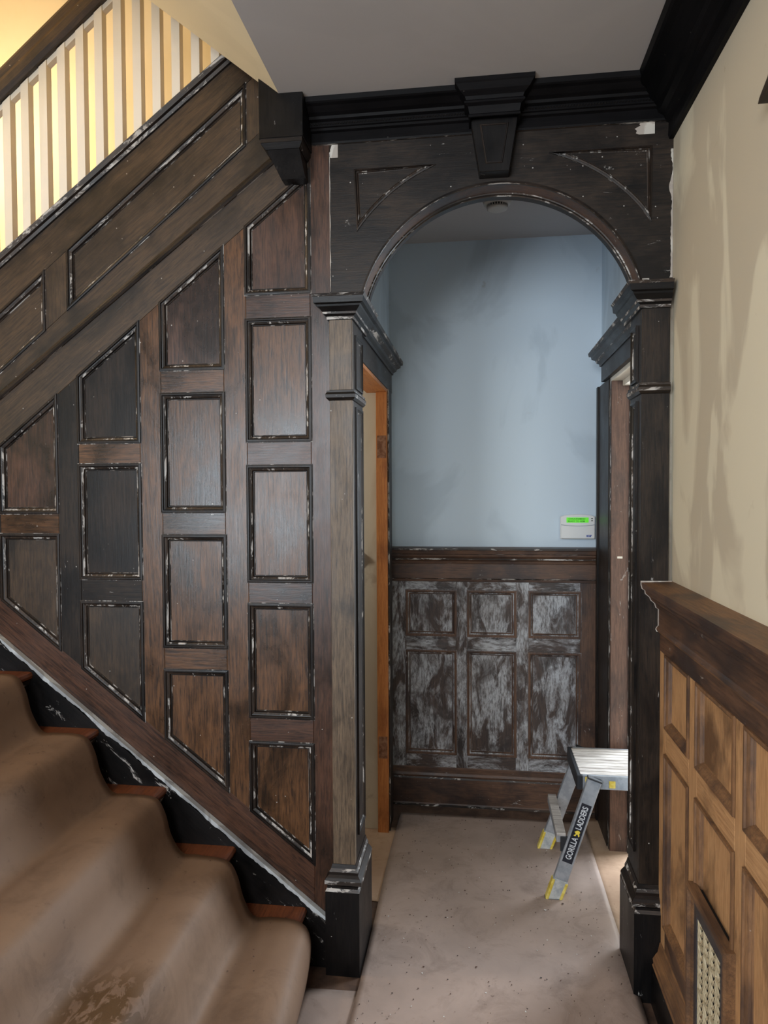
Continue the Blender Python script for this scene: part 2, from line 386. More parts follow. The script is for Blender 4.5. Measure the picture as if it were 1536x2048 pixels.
board('stile', [(-.825, Lub(-.825)), (-.735, Lub(-.735)), (-.735, Lut(-.735)), (-.825, Lut(-.825))], 'string', 'z')
board('stile', [(-.735, Lmou(-.735)), (-.594, Lmou(-.594)), (-.594, 3.04), (-.735, 3.04)], 'dark', 'z')
for x0, x1 in ((-1.513, -.825), (XE, -1.607)):
    poly = [(x0, Lub(x0)), (x1, Lub(x1)), (x1, Lut(x1)), (x0, Lut(x0))]
    panel_mould('panel_moulding', poly, 'y', 0, 1, pw, MW('up'))
    prism('panel', inset(ccw(poly), .020), 'y', .013, .026, wood('string', 'up'), pw)
# string moulding, nosing under the balusters, and the paint-caked fillet above the skirting
sm = lambda L, w, y, n, mats, mi=None, x1=-.70: sweep(n, [(x1, L(x1)), (XE, L(XE))], [(0, 0), (0, -y*.6), (w*.25, -y), (w*.6, -y*.9), (w*.75, -y*.5), (w, -y*.35), (w, 0)], 'y', mats, pw, mi=mi)
sm(lambda x: Lmou(x)-.012, .026, .012, 'string_moulding', MW('up'), [1, 0, 0, 0, 0, 1], -.60)
sweep('string_cap', [(-.735, Lrt(-.735)-.035), (XE, Lrt(XE)-.035)], [(0, 0), (0, -.010), (.010, -.014), (.014, -.022), (.030, -.026), (.034, -.022), (.035, .07), (0, .07)], 'y', [wood('mould', 'up'), wood('mouldw', 'up')], pw, mi=[0, 1, 0, 1, 0, 0, 0])

# ================================================================== LOWER STAIRCASE
stair = tag(empty('staircase', (-1.3, -.5, 0)), 'dark-stringed lower flight of wooden steps climbing to the left', 'staircase')
NX = lambda n: -.633-.263*n
NZ = lambda n: .217+.2065*n
Y0, Y1 = -.022, -1.32
for n in range(8):
    x, z = NX(n), NZ(n); xb = x-.263 if n < 7 else -3.39
    vs = [(x+.004, z-.030), (x+.012, z-.024), (x+.015, z-.014), (x+.011, z-.003), (x+.002, z), (xb-.02, z), (xb-.02, z-.03)] if n < 7 else [(x+.016, z-.024), (x+.014, z-.003), (x, z), (xb, z), (xb, z-.03)]
    prism('tread', vs, 'y', Y1, Y0, wood('stair', 'y'), stair, .001)
    box('riser', x-.016, x-.002, Y1, Y0, z-.2065 if n else 0, z-.028, wood('black', 'y'), stair)
    prism('cove', [(x-.002, z-.03), (x+.010, z-.03), (x+.004, z-.037), (x-.002, z-.05)], 'y', Y1, Y0, wood('mouldw', 'y'), stair, 0)
sk = [(-.535, 0), (-.535, Lskt(-.535)-.018), (-2.45, Lskt(-2.45)-.018), (-2.45, NZ(7)-.3), (-2.3, NZ(6)-.3), (-.9, 0)]
prism('skirting_board', sk, 'y', -.022, .029, wood('skirt', 'down'), stair, .001)
rag = []
for i in range(241):
    x = -2.45+i*(1.905/240); rag.append((x, Lskt(x)-.004-.013*max(0, .4+mn.noise(Vector((x*9, 1, 4)))*1.3)-random.random()*.006))
prism('skirting_fillet', rag+[(-.545, Lskt(-.545)+.002), (-2.45, Lskt(-2.45)+.002)], 'y', -.0255, -.002, plaster('caked_paint', (150, 152, 154), (190, 194, 196), (40, 36, 36), .44, .5, 9), stair, 0)
struct(box('floor_landing', -3.4, NX(7)-.03, Y0, .95, NZ(7)-.2, NZ(7)-.001, wood('stair', 'x'), bev=0))

# paper runner draped over the steps
ctl = []
for n in range(7, -1, -1):
    x, z = NX(n), NZ(n)
    if n: ctl += [(x-.145, z+.012), (x-.085, z+.013), (x-.015, z+.017), (x+.032, z+.002), (x+.058, z-.050), (x+.078, z-.130)]
    else: ctl += [(x-.150, z+.010), (x-.080, z+.010), (x-.012, z+.017), (x+.034, z+.002), (x+.054, z-.042), (x+.054, z-.11), (x+.040, z-.20), (x+.036, z-.213)]
def crom(P, k=6):
    out = []
    for i in range(len(P)-1):
        p0, p1, p2, p3 = P[max(i-1, 0)], P[i], P[i+1], P[min(i+2, len(P)-1)]
        for s in range(k):
            t = s/k; out.append(tuple(.5*(2*p1[j]+(p2[j]-p0[j])*t+(2*p0[j]-5*p1[j]+4*p2[j]-p3[j])*t*t+(3*p1[j]-p0[j]-3*p2[j]+p3[j])*t**3) for j in (0, 1)))
    return out+[P[-1]]
cur = crom(ctl); NY = 34; vs = []; fs = []
for j in range(NY+1):
    y = -.122-j*(1.18/NY)
    for i, (x, z) in enumerate(cur):
        w = mn.noise(Vector((x*2.2, y*1.6, 1.7))); w2 = mn.noise(Vector((x*5, y*4, 8)))
        fl_ = max(0, (x+.66))*(-y-.122)*1.1
        edge = .010*math.sin(x*23)*math.exp(-(-y-.122)/.05)
        vs.append((x+w*.012+fl_+(.022 if i > len(cur)-3 else 0)*0, y+edge, max(.004, z+.006*w2+.004*w)))
k = len(cur)
for j in range(NY):
    for i in range(k-1): fs.append((j*k+i, j*k+i+1, (j+1)*k+i+1, (j+1)*k+i))
run = mesh('paper_runner', vs, fs, M_spaper, smooth=True)
so = run.modifiers.new('solid', 'SOLIDIFY'); so.thickness = .002; so.offset = 1
rv = [v for v in vs if v[2] > .02 and random.random() < .05][:150]; cv = []; cf = []
for p in rv:
    q = random.uniform(.0012, .004); b_ = len(cv); a0 = random.random()*6
    for i_ in range(5): cv.append((p[0]+q*math.cos(a0+i_*1.257)*random.uniform(.5, 1.2), p[1]+q*math.sin(a0+i_*1.257)*random.uniform(.4, 1.1), p[2]+.0035+random.uniform(0, .0015)))
    cf.append(tuple(range(b_, b_+5)))
tag(stuff(mesh('paint_flakes', cv, cf, M_chipd)), 'dark paint flakes dotted over the brown stair runner', 'debris')
tag(run, 'brown kraft paper runner draped in waves over the stair treads', 'paper')

# ================================================================== UPPER FLIGHT AND BALUSTRADE
us = tag(empty('upper_staircase', (-1.5, .5, 2.2)), 'upper flight rising to the right behind the white balusters', 'staircase')
prism('flight_slab', [(-2.5, Lrt(-2.5)-.75), (-.56, Lrt(-.56)-.75), (-.56, Lrt(-.56)-.45), (-2.5, Lrt(-2.5)-.45)], 'y', .10, .94, M_passage, us, 0)
for n in range(7):
    x = -2.45+.265*n; box('step', x, x+.28, .10, .94, Lrt(x)-.55, Lrt(x)-.20, wood('stair', 'y'), us)
ba = tag(empty('balustrade', (-1.4, .03, 2.6)), 'sloping balustrade of square white balusters under a dark handrail', 'balustrade')
Lhb = lambda x: 3.173+.795*(x+1.778)
hp = [(0, .0), (.012, -.012), (.035, -.016), (.052, -.008), (.072, -.012), (.090, .0), (.100, .018), (.100, .038), (.090, .056), (.072, .066), (.052, .062), (.035, .070), (.012, .066), (0, .054), (0, 0)]
sweep('handrail', [(-.56, Lhb(-.56)+.004), (-2.4, Lhb(-2.4)+.004)], hp, 'y', wood('string', 'up'), ba)
sweep('rail_fillet', [(-.56, Lhb(-.56)-.002), (-2.4, Lhb(-2.4)-.002)], [(-.012, .018), (.012, .018), (.012, .042), (-.012, .042), (-.012, .018)], 'y', M_balu, ba)
i = 0
x = -.79
while x > -2.05:
    bz = lambda q: Lrt(q)-.004
    o = None
    vs = [(x-.0155, .012, bz(x-.0155)), (x+.0155, .012, bz(x+.0155)), (x+.0155, .044, bz(x+.0155)), (x-.0155, .044, bz(x-.0155)),
          (x-.0155, .012, Lhb(x-.0155)), (x+.0155, .012, Lhb(x+.0155)), (x+.0155, .044, Lhb(x+.0155)), (x-.0155, .044, Lhb(x-.0155))]
    mesh('baluster', vs, [(0, 1, 2, 3), (4, 5, 6, 7), (0, 1, 5, 4), (1, 2, 6, 5), (2, 3, 7, 6), (3, 0, 4, 7)], M_balu, ba)
    x -= .0742

# drop newel hanging at the end of the upper landing
nw = tag(empty('drop_newel', (-.66, -.06, 2.8)), 'square black drop newel with tapered foot hanging below the ceiling', 'newel')
nx0, nx1, ny0 = -.735, -.583, -.13
nb = prism('post', [(nx0, 2.905), (nx1, 2.905), (nx1, CEIL), (-.66, CEIL), (-.735, CEIL+.055)], 'y', ny0, .0, wood('black', 'z'), nw)
def frust(name, a, z0, b, z1, mat, par):
    vs = [(a[0], a[2], z0), (a[1], a[2], z0), (a[1], a[3], z0), (a[0], a[3], z0), (b[0], b[2], z1), (b[1], b[2], z1), (b[1], b[3], z1), (b[0], b[3], z1)]
    return mesh(name, vs, [(0, 1, 2, 3), (4, 5, 6, 7), (0, 1, 5, 4), (1, 2, 6, 5), (2, 3, 7, 6), (3, 0, 4, 7)], mat, par)
frust('collar', (nx0+.004, nx1-.004, ny0+.004, 0), 2.892, (nx0+.004, nx1-.004, ny0+.004, 0), 2.905, wood('mould', 'x'), nw)
frust('collar', (nx0+.020, nx1-.016, ny0+.016, 0), 2.874, (nx0+.004, nx1-.004, ny0+.004, 0), 2.891, wood('black', 'x'), nw)
frust('foot', (nx0+.055, nx1-.012, -.05, 0), 2.800, (nx0+.022, nx1-.018, ny0+.02, 0), 2.874, wood('black', 'z'), nw)

# ================================================================== ARCHWAY
ar = tag(empty('archway', (.05, 0, 0)), 'black-stained wooden archway with keystone on two square pilasters', 'archway')
ARCH_CORE(ar)
sp = prism('spandrel', [(-.52, ZI)]+A+[(XR, ZI), (XR, 2.955), (-.52, 2.955)], 'y', 0, .0199, wood('dark', 'x'), ar, 0)
# lining of the arch: front bead, brown soffit, back fascia
al = [(-.004, -.004), (.003, -.005), (.005, 0), (.004, .008), (.002, .014), (.002, .078), (.006, .080), (.008, .085), (.006, .090), (.010, .093), (.011, .122), (-.004, .122)]
sweep('arch_lining', arc(RA, ZI, 56), al, 'y', [wood('mould', 'x'), wood('mouldw', 'x'), wood('brown', 'x')], ar, mi=[0, 1, 0, 2, 2, 1, 0, 1, 1, 0, 0], smooth=False)
# triangular spandrel mouldings
def spand(sgn, xo, zt, zb, xi):
    r = .602; pts = []
    c = lambda z: math.sqrt(max(r*r-(z-CZ)**2, 0))
    for i_ in range(15):
        z = zb+(zt-zb)*i_/14; pts.append((CX+sgn*c(z), z))
    poly = pts+[(xo, zt)]
    if abs(pts[0][0]-xo) > .012: poly.append((xo, zb))
    pr = [(-.002, 0), (-.002, -.005), (.003, -.006), (.006, -.001), (.010, -.004), (.013, -.001), (.015, .0)]
    sweep('spandrel_moulding', ccw(poly), pr, 'y', [wood('mould', 'z'), wood('mouldw', 'z')], ar, closed=True, mi=[1, 0, 0, 1, 0, 1])
spand(-1, -.432, 2.838, 2.63, 0); spand(1, .565, 2.852, 2.61, 0)
# keystone and its breaking-forward cornice
kc = .050
kp = [(kc-.050, 2.78), (kc+.050, 2.78), (kc+.078, 2.955), (kc-.078, 2.955)]
ks = prism('keystone', kp, 'y', -.055, 0, wood('black', 'z'), ar, .002)
ki = [(kc-.026, 2.808), (kc+.026, 2.808), (kc+.046, 2.935), (kc-.046, 2.935)]
o = sweep('recessed_field', ccw(ki), [(-.002, -.0555), (0, -.0575), (.003, -.0575), (.004, -.0555)], 'y', wood('mould', 'z'), ks, closed=True)
kpr = [(0, 2.945), (.006, 2.945), (.006, 2.952), (.003, 2.956), (.008, 2.978), (.020, 2.984), (.020, 2.990), (.014, 2.996), (.018, 3.006), (.034, 3.018), (.046, 3.034), (.05, 3.038), (.05, CEIL), (0, CEIL)]
sweep('keystone_cornice', [(kc-.078, 0), (kc-.078, -.085), (kc+.078, -.085), (kc+.078, 0)], kpr, 'z', wood('crown', 'x'), ar)
# pilasters
def pilaster(x0, x1, side, yb):
    p = empty('pilaster', ((x0+x1)/2, 0, 0)); attach(p, ar); p.matrix_parent_inverse = Matrix.Translation(-Vector(ar.location))
    XA = x1 if side < 0 else x0; sg = 1 if side < 0 else -1
    front = 'oaklight' if side < 0 else 'dark'
    box('shaft', x0, x1, -.025, .0, .38, 2.33, wood(front, 'z'), p)
    # reveal boarding facing into the arch
    box('reveal_board', min(XA, XA-sg*.006), max(XA, XA-sg*.006), 0, yb, .36, 2.33, wood('dark', 'z'), p, .001)
    for z0, z1 in ((.47, 2.015), (2.085, 2.27)):
        poly = [(.035, z0), (yb-.03, z0), (yb-.03, z1), (.035, z1)]
        sweep('reveal_moulding', ccw(poly), [(-.003, XA), (-.003, XA+sg*.007), (.003, XA+sg*.008), (.008, XA+sg*.003), (.013, XA+sg*.004), (.017, XA)], 'x', MW('z'), p, closed=True, mi=[0, 0, 0, 0, 1])
    def around(name, prof, mats, mi=None, ye=yb):
        path = [(x0, 0), (x0, -.025), (x1, -.025), (x1, ye)] if side < 0 else [(x0, ye), (x0, -.025), (x1, -.025)]
        if side < 0 and name == 'astragal': path = [(x0-.0, -.002)]+path[1:]
        return sweep(name, path, prof, 'z', mats, p, mi=mi)
    around('capital', [(0, 2.315), (.007, 2.316), (.008, 2.326), (.018, 2.333), (.020, 2.340), (.034, 2.356), (.036, 2.362), (.046, 2.366), (.048, 2.386), (.054, 2.395), (0, 2.401)],
           [wood('black', 'x'), wood('mouldw', 'x')], [0, 1, 0, 1, 0, 0, 0, 0, 1, 0], .26 if side < 0 else .24)
    around('astragal', [(0, 2.035), (.005, 2.037), (.012, 2.045), (.014, 2.056), (.009, 2.064), (.010, 2.070), (0, 2.073)], [wood('dark', 'x'), wood('mouldw', 'x')], [0, 0, 1, 0, 1, 1])
    around('base_moulding', [(0, .318), (.026, .322), (.026, .336), (.020, .344), (.012, .352), (.012, .362), (.006, .372), (.002, .386), (0, .386)], [wood('mould', 'x'), wood('mouldw', 'x')], [0, 1, 0, 0, 0, 1, 0, 0])
    px0, px1 = (x0-.022, x1+.020) if side < 0 else (x0-.022, x1-.005)
    path = [(px0, 0), (px0, -.06), (px1, -.06), (px1, yb+.03)] if side < 0 else [(px0, yb+.03), (px0, -.06), (px1, -.06), (px1, 0)]
    sweep('plinth', path, [(-.04, 0), (0, 0), (.0, .302), (-.006, .312), (-.006, .320), (-.03, .322)], 'z', [wood('black', 'z'), wood('mouldw', 'x')], p, mi=[0, 0, 1, 0, 0])
pilaster(-.520, -.440, -1, .20); pilaster(.533, .622, 1, .15)
box('wall_scribe', .622, XR, -.004, .004, 0, 2.40, plaster('scribe_white', (150, 140, 126), (180, 172, 158), (60, 50, 44), .5), ar, 0)

def ragged(name, x0, x1, z0, z1, side, amp, par, y=-.0012):
    pts = []; n = max(8, int((z1-z0)/.006))
    for i in range(n+1):
        z = z0+(z1-z0)*i/n; q = max(.001, amp*(.5+.9*mn.noise(Vector((z*16, side, 3)))+.25*random.random())); pts.append((x1-q if side > 0 else x0+q, z))
    poly = pts+([(x1, z1), (x1, z0)] if side > 0 else [(x0, z1), (x0, z0)])
    prism(name, poly, 'y', y, -.0001, M_resid, par, 0)
M_resid = plaster('paint_residue', (170, 160, 150), (196, 190, 180), (60, 50, 44), .5, .6, 12)
ragged('paint_residue', .60, .634, 2.42, 2.84, 1, .010, ar); ragged('paint_residue', .53, .56, 2.402, 2.42, 1, .03, ar)
ragged('paint_residue', .50, .575, 2.893, 2.931, 1, .06, ar); ragged('paint_residue', -.53, -.49, 2.885, 2.931, 1, .03, ar)
ragged('paint_residue', -.5205, -.50, 2.42, 2.90, -1, .003, ar)
# ---- cornices
c1 = sweep('trim_1', [(-.582, 0), (XR, 0)], [(0, 2.93), (.010, 2.93), (.012, 2.936), (.010, 2.968), (.020, 2.972), (.024, 2.978), (.030, 2.980), (.030, 2.996), (.042, 3.000), (.046, 3.008), (.060, 3.014), (.078, 3.026), (.090, 3.030), (.095, 3.034), (.097, CEIL), (0, CEIL)],
      'z', [wood('crown', 'x'), wood('mouldw', 'x')], mi=[1]+[0]*14)
struct(c1, 'black crown moulding with a bead row above the arch')
bm = bmesh.new()
for i in range(130):
    xx = -.575+i*.0093
    if abs(xx-kc) < .08: continue
    bmesh.ops.create_icosphere(bm, subdivisions=1, radius=.0036, matrix=Matrix.Translation((xx, -.031, 2.988)))
stuff(bmobj('bead_row', bm, wood('black', 'x'), c1))
c2 = sweep('trim_2', [(XR, .0), (XR, -3.8)], [(0, 2.872), (.014, 2.872), (.018, 2.885), (.016, 2.925), (.030, 2.932), (.036, 2.945), (.052, 2.955), (.058, 2.972), (.075, 2.985), (.100, 3.012), (.118, 3.020), (.124, 3.028), (.130, CEIL), (0, CEIL)], 'z', wood('crown', 'y'))
struct(c2, 'black crown moulding along the cream right wall')

# ================================================================== DOORWAYS IN THE BACK HALL
d1 = struct(empty('door_1', (XL, .63, 0)), 'left doorway with bare pine jamb under a dark header')
box('frieze', XL, -.450, .20, 1.20, 2.222, 2.330, wood('dark', 'y'), d1)
sweep('header_crown', [(-.450, .20), (-.450, 1.205), (XL, 1.205)], [(0, 2.318), (.006, 2.318), (.008, 2.330), (.020, 2.338), (.024, 2.350), (.040, 2.360), (.042, 2.372), (.052, 2.376), (.054, 2.392), (0, 2.396)], 'z', [wood('dark', 'y'), wood('mouldw', 'y')], d1, mi=[0, 0, 0, 0, 1, 0, 0, 1, 0])
box('casing', XL, -.450, 1.035, 1.18, 0, 2.222, wood('dark', 'z'), d1)
box('casing_bead', -.452, -.444, 1.022, 1.036, 0, 2.222, wood('mouldw', 'z'), d1)
box('casing', XL, -.450, .205, .255, 0, 2.222, wood('dark', 'z'), d1)
jb = box('jamb', -.506, -.452, 1.000, 1.0345, 0, 2.205, wood('pine', 'z'), d1)
box('head_jamb', XL-.072, -.452, .24, 1.0345, 2.205, 2.221, wood('pine', 'y'), d1)
for z in (1.88, .38): box('hinge_mortise', -.500, -.456, .9985, 1.0, z, z+.11, M_mort, jb, 0)
cs = sweep('chair_rail', [(-1.6, 1.037), (-.58, 1.037)], [(0, 1.335), (.008, 1.338), (.012, 1.352), (.020, 1.362), (.030, 1.385), (.045, 1.392), (.05, 1.408), (0, 1.412)], 'z', wood('brown', 'x'))
tag(cs, 'short dark chair rail end on the cream wall seen through the left doorway', 'chair rail')
bm = bmesh.new()
pen = [(-.612, 1.47), (-.606, 1.478), (-.601, 1.470), (-.606, 1.458), (-.600, 1.448), (-.594, 1.455), (-.590, 1.444), (-.594, 1.43)]
vs = []; fs = []
for i, (a, b) in enumerate(pen): vs += [(a, 1.0372, b), (a+.0022, 1.0372, b+.0016)]
for i in range(len(pen)-1): fs.append((2*i, 2*i+1, 2*i+3, 2*i+2))
bm.free()
pm = mesh('pencil_scribble', vs, fs, M_pencil); tag(pm, 'small pencil squiggle on the cream passage wall', 'mark')
# right doorway
d2_ = struct(empty('door_2', (XR, .6, 0)), 'right doorway with dark casing and header, daylight beyond')
box('frieze', .590, XR, .15, 1.115, 2.242, 2.335, wood('dark', 'y'), d2_)
sweep('header_crown', [(XR, 1.12), (.590, 1.12), (.590, .15)], [(0, 2.318), (.006, 2.318), (.008, 2.330), (.020, 2.338), (.024, 2.350), (.040, 2.360), (.042, 2.372), (.052, 2.376), (.054, 2.392), (0, 2.396)], 'z', [wood('dark', 'y'), wood('mouldw', 'y')], d2_, mi=[0, 0, 0, 1, 0, 0, 0, 1, 0])
box('casing', .606, XR, 1.00, 1.30, 0, 2.242, wood('dark', 'z'), d2_)
box('casing_bead', .598, XR, 1.27, 1.31, 0, 2.242, wood('mould', 'z'), d2_)
box('casing_bead', .610, XR, .972, 1.00, 0, 2.242, wood('mouldw', 'z'), d2_)
box('casing', .606, XR, .16, .25, 0, 2.242, wood('dark', 'z'), d2_)
box('jamb', .612, XR+.12, .955, .972, 0, 2.225, wood('jamb', 'z'), d2_)
box('door_stop', .69, .71, .940, .9555, 0, 2.225, wood('mouldw', 'z'), d2_)
box('head_jamb', .612, XR+.12, .25, .972, 2.225, 2.243, M_balu, d2_)
box('head_stop', .66, .70, .25, .95, 2.200, 2.2255, M_balu, d2_)
box('strike_plate', .640, .664, .9535, .9555, 1.395, 1.405, M_balu, d2_)

# ================================================================== BACK WAINSCOT
bw = tag(empty('wainscot_back', (.07, YB, 0)), 'paint-smeared dark panelled wainscot on the pale blue back wall', 'wainscot')
bw.name = 'wainscot'
yf = 1.355
bx0, bx1 = XL, .61
xs = [(-.396, -.125), (-.064, .193), (.261, .528)]
rz = [(.283, .849), (.931, 1.177)]
box('backing', bx0, bx1, yf+.018, YB-.001, 0, 1.36, wood('dark', 'x'), bw, 0)
for a, b in zip([bx0]+[q[1] for q in xs], [q[0] for q in xs]+[bx1]):
    box('stile', a, b, yf, yf+.02, .20, 1.235, wood('patch' if b < .5 else 'brown', 'z'), bw)
for a, b in xs:
    for z0, z1 in ((.20, .283), (.849, .931), (1.177, 1.235)): box('rail', a, b, yf, yf+.02, z0, z1, wood('patch', 'x'), bw)
    for z0, z1 in rz:
        poly = [(a, z0), (b, z0), (b, z1), (a, z1)]
        panel_mould('panel_moulding', poly, 'y', yf, 1, bw, [wood('brown', 'z'), wood('patch', 'z')], .004, .012)
        prism('panel', inset(ccw(poly), .020), 'y', yf+.010, yf+.019, wood('patch', 'z'), bw)
box('frieze', bx0, bx1, yf+.002, yf+.02, 1.235, 1.325, wood('brown', 'x'), bw)
P1 = [(0, 1.225), (.010, 1.228), (.012, 1.240), (.004, 1.244), (.004, 1.322), (.012, 1.325), (.016, 1.338), (.026, 1.346), (.028, 1.354), (.040, 1.366), (.042, 1.376), (.052, 1.380), (.056, 1.396), (.060, 1.400), (.060, 1.410), (-.024, 1.413)]
sweep('cap', [(bx0, yf), (bx1, yf)], P1, 'z', [wood('brown', 'x'), wood('mouldw', 'x')], bw, mi=[0, 0, 1, 0, 0, 0, 0, 1, 0, 0, 1, 0, 0, 1, 0])
sweep('base', [(bx0, yf), (bx1, yf)], [(-.024, 0), (.022, 0), (.022, .012), (.018, .018), (.018, .150), (.014, .158), (.016, .168), (.010, .180), (.004, .186), (.004, .205), (0, .21)], 'z', [wood('brown', 'x'), wood('mouldw', 'x')], bw, mi=[0, 1, 0, 0, 1, 0, 0, 0, 0, 0])

# ================================================================== RIGHT WAINSCOT
rw = tag(empty('wainscot', (XR, -1, 0)), 'stripped tan oak wainscot with a brown cap along the right wall', 'wainscot')
xf = .597
cells = [(-.36, -.105), (-.73, -.435), (-1.095, -.80), (-1.46, -1.165), (-1.825, -1.53)]
rows = [(.293, .858), (.948, 1.182)]
box('backing', xf+.018, XR-.001, -3.79, -.027, 0, 1.36, wood('brown', 'y'), rw, 0)
edges = [-.027]+[v for c in cells for v in (c[1], c[0])]+[-1.9]
for i in range(0, len(edges)-1, 2):
    a, b = edges[i+1], edges[i]; box('stile', xf, xf+.02, a, b, .2, 1.25, wood('tan', 'z'), rw)
for a, b in cells:
    for (z0, z1), kk in (((.2, .293), 'tanrail'), ((.858, .948), 'tan'), ((1.182, 1.25), 'brown')): box('rail', xf, xf+.02, a, b, z0, z1, wood(kk, 'y'), rw)
    for z0, z1 in rows:
        poly = [(a, z0), (b, z0), (b, z1), (a, z1)]
        panel_mould('panel_moulding', poly, 'x', xf, 1, rw, [wood('tanrail', 'z'), wood('tanrail', 'z')], .007, .016)
        prism('panel', inset(ccw(poly), .020), 'x', xf+.013, xf+.0185, wood('tan', 'z'), rw)
box('rail', xf-.002, xf+.02, -3.79, -.027, 1.182, 1.255, wood('brown', 'y'), rw)
P2 = [(0, 1.244), (.010, 1.246), (.014, 1.254), (.010, 1.262), (.006, 1.266), (.006, 1.322), (.014, 1.326), (.018, 1.340), (.030, 1.350), (.034, 1.360), (.048, 1.372), (.050, 1.384), (.058, 1.388), (.062, 1.402), (.062, 1.409), (-.038, 1.413)]
sweep('cap', [(xf, -.0255), (xf, -3.79)], P2, 'z', [wood('brown', 'y'), wood('tanrail', 'y')], rw, mi=[1, 1, 0, 0, 0, 0, 0, 0, 0, 0, 0, 0, 0, 0, 1])
sweep('base', [(xf, -.062), (xf, -3.79)], [(-.02, 0), (.030, 0), (.028, .135), (.024, .140), (.026, .156), (.016, .172), (.010, .180), (.004, .21), (0, .215)], 'z', [wood('black', 'y'), wood('tanrail', 'y')], rw, mi=[0, 0, 1, 1, 1, 1, 1, 1])
sweep('caulk_line', [(xf, -.0256), (xf, -.0286)], [(o_+.0022, z_-.0012) for o_, z_ in P2[:-1]]+[(.0642, 1.414), (-.036, 1.4145)], 'z', M_resid, rw)
# heating register in the second lower panel
rg = tag(empty('floor_register', (xf, -.57, .2)), 'cream lattice heating register in a dark frame low in the tan wainscot', 'register')
ra, rb, r0, r1 = -.748, -.432, .13, .625
box('duct', xf-.001, xf+.012, ra+.01, rb-.01, r0+.01, r1-.01, M_void, rg, 0)
sweep('surround', ccw([(ra, r0), (rb, r0), (rb, r1), (ra, r1)]), [(0, xf), (0, xf-.022), (.006, xf-.026), (.016, xf-.026), (.020, xf-.018), (.028, xf-.014), (.030, xf)], 'x', wood('tanrail', 'y'), rg, closed=True)
sweep('frame', ccw([(ra+.03, r0+.03), (rb-.012, r0+.03), (rb-.012, r1-.03), (ra+.03, r1-.03)]), [(0, xf-.001), (0, xf-.010), (.040, xf-.012), (.043, xf-.008), (.043, xf-.001)], 'x', M_iron, rg, closed=True)
bm = bmesh.new()
ga, gb, g0, g1 = ra+.071, rb-.053, r0+.071, r1-.071
def bar(y0, z0, y1, z1, w=.0052):
    d = Vector((0, y1-y0, z1-z0)); L = d.length; d /= L; nn = Vector((0, -d.z, d.y))*w/2; X0, X1 = xf-.009, xf-.004
    q = []
    for X in (X0, X1):
        for p, s in (((y0, z0), 1), ((y1, z1), 1), ((y1, z1), -1), ((y0, z0), -1)): q.append(bm.verts.new((X, p[0]+s*nn.y, p[1]+s*nn.z)))
    bm.faces.new(q[:4]); bm.faces.new(q[4:][::-1])
    for i_ in range(4): bm.faces.new((q[i_], q[4+i_], q[4+(i_+1) % 4], q[(i_+1) % 4]))
nc = 8; cw = (gb-ga)/nc; pit = .0215
for c in range(nc):
    y = ga+c*cw; s_ = 1 if c % 2 else -1; z = g0-.03; k_ = 0
    while z < g1+.02:
        k_ += 1
        za, zb = z+(0 if s_ > 0 else .026), z+(.026 if s_ > 0 else 0)
        if min(za, zb) > g0-.03 and max(za, zb) < g1+.03:
            if k_ % 6 == 3: bar(y, z+.013, y+cw, z+.013, .008)
            else: bar(y, za, y+cw, zb, .0062)
        z += pit
for c in range(0, nc+1, 2): bar(ga+c*cw, g0, ga+c*cw, g1, .0045)
stuff(bmobj('lattice', bm, M_grille, rg))
# end of a door header further along the right wall
hd = sweep('wall_bracket', [(XR, -.86), (XR-.004, -.86), (XR-.004, -1.95)], [(0, 2.548), (.034, 2.55), (.032, 2.562), (.020, 2.60), (.012, 2.66), (0, 2.66)], 'z', wood('dark', 'y'))
tag(hd, 'dark wooden bracket high on the cream right wall', 'bracket')

# ================================================================== FLOOR PAPERS
def sheet(name, x0, x1, y0, y1, z, mat, nx, ny, fn, label):
    vs = []; fs = []
    for j in range(ny+1):
        for i in range(nx+1):
            u, v = i/nx, j/ny; x, y = x0+(x1-x0)*u, y0+(y1-y0)*v; dx, dy, dz = fn(x, y, u, v); vs.append((x+dx, y+dy, z+dz))
    for j in range(ny):
        for i in range(nx): a = j*(nx+1)+i; fs.append((a, a+1, a+nx+2, a+nx+1))
    o = mesh(name, vs, fs, mat, smooth=True); md = o.modifiers.new('solid', 'SOLIDIFY'); md.thickness = .0012; md.offset = 1
    return tag(o, label, 'paper')
nz = lambda x, y, s, k: mn.noise(Vector((x*s, y*s, k)))
def f_main(x, y, u, v):
    lift = .030*math.exp(-((x-.46)/.06)**2)*math.exp(-((y-.05)/.30)**2)+.010*math.exp(-((x-.53)/.04)**2)
    return (.012*nz(x, y, 1.5, 3)*(1 if u in (0, 1) else 0), .01*nz(x, y, 3, 5)*(1 if v == 1 else 0), .0022+.0022*(nz(x, y, 5, 1)+1)+lift*(1 if u < 1 else .55))
sheet('floor_paper', -.415, .53, -2.3, 1.22, .003, M_paper, 44, 120, f_main, 'long pinkish brown paper sheet covering the hall floor through the arch')
flat = lambda x, y, u, v: (.014*nz(x, y, 6, 2)*(1 if u in (0, 1) else 0), .014*nz(x, y, 6, 4)*(1 if v in (0, 1) else 0), .0008*(nz(x, y, 5, 1)+1))
sheet('floor_paper', -1.2, -.36, .40, 1.05, .0012, M_paper2, 24, 24, flat, 'dirty torn paper sheet on the floor by the left doorway')
sheet('floor_paper', .49, 2.3, .22, 1.29, .0012, M_paper2, 30, 24, flat, 'dusty tan paper sheet lit on the floor in the right doorway')
sheet('floor_paper', -.60, -.36, -2.2, -.135, .0012, M_paper, 10, 40, flat, 'narrow pinkish paper strip on the floor beside the bottom stair')
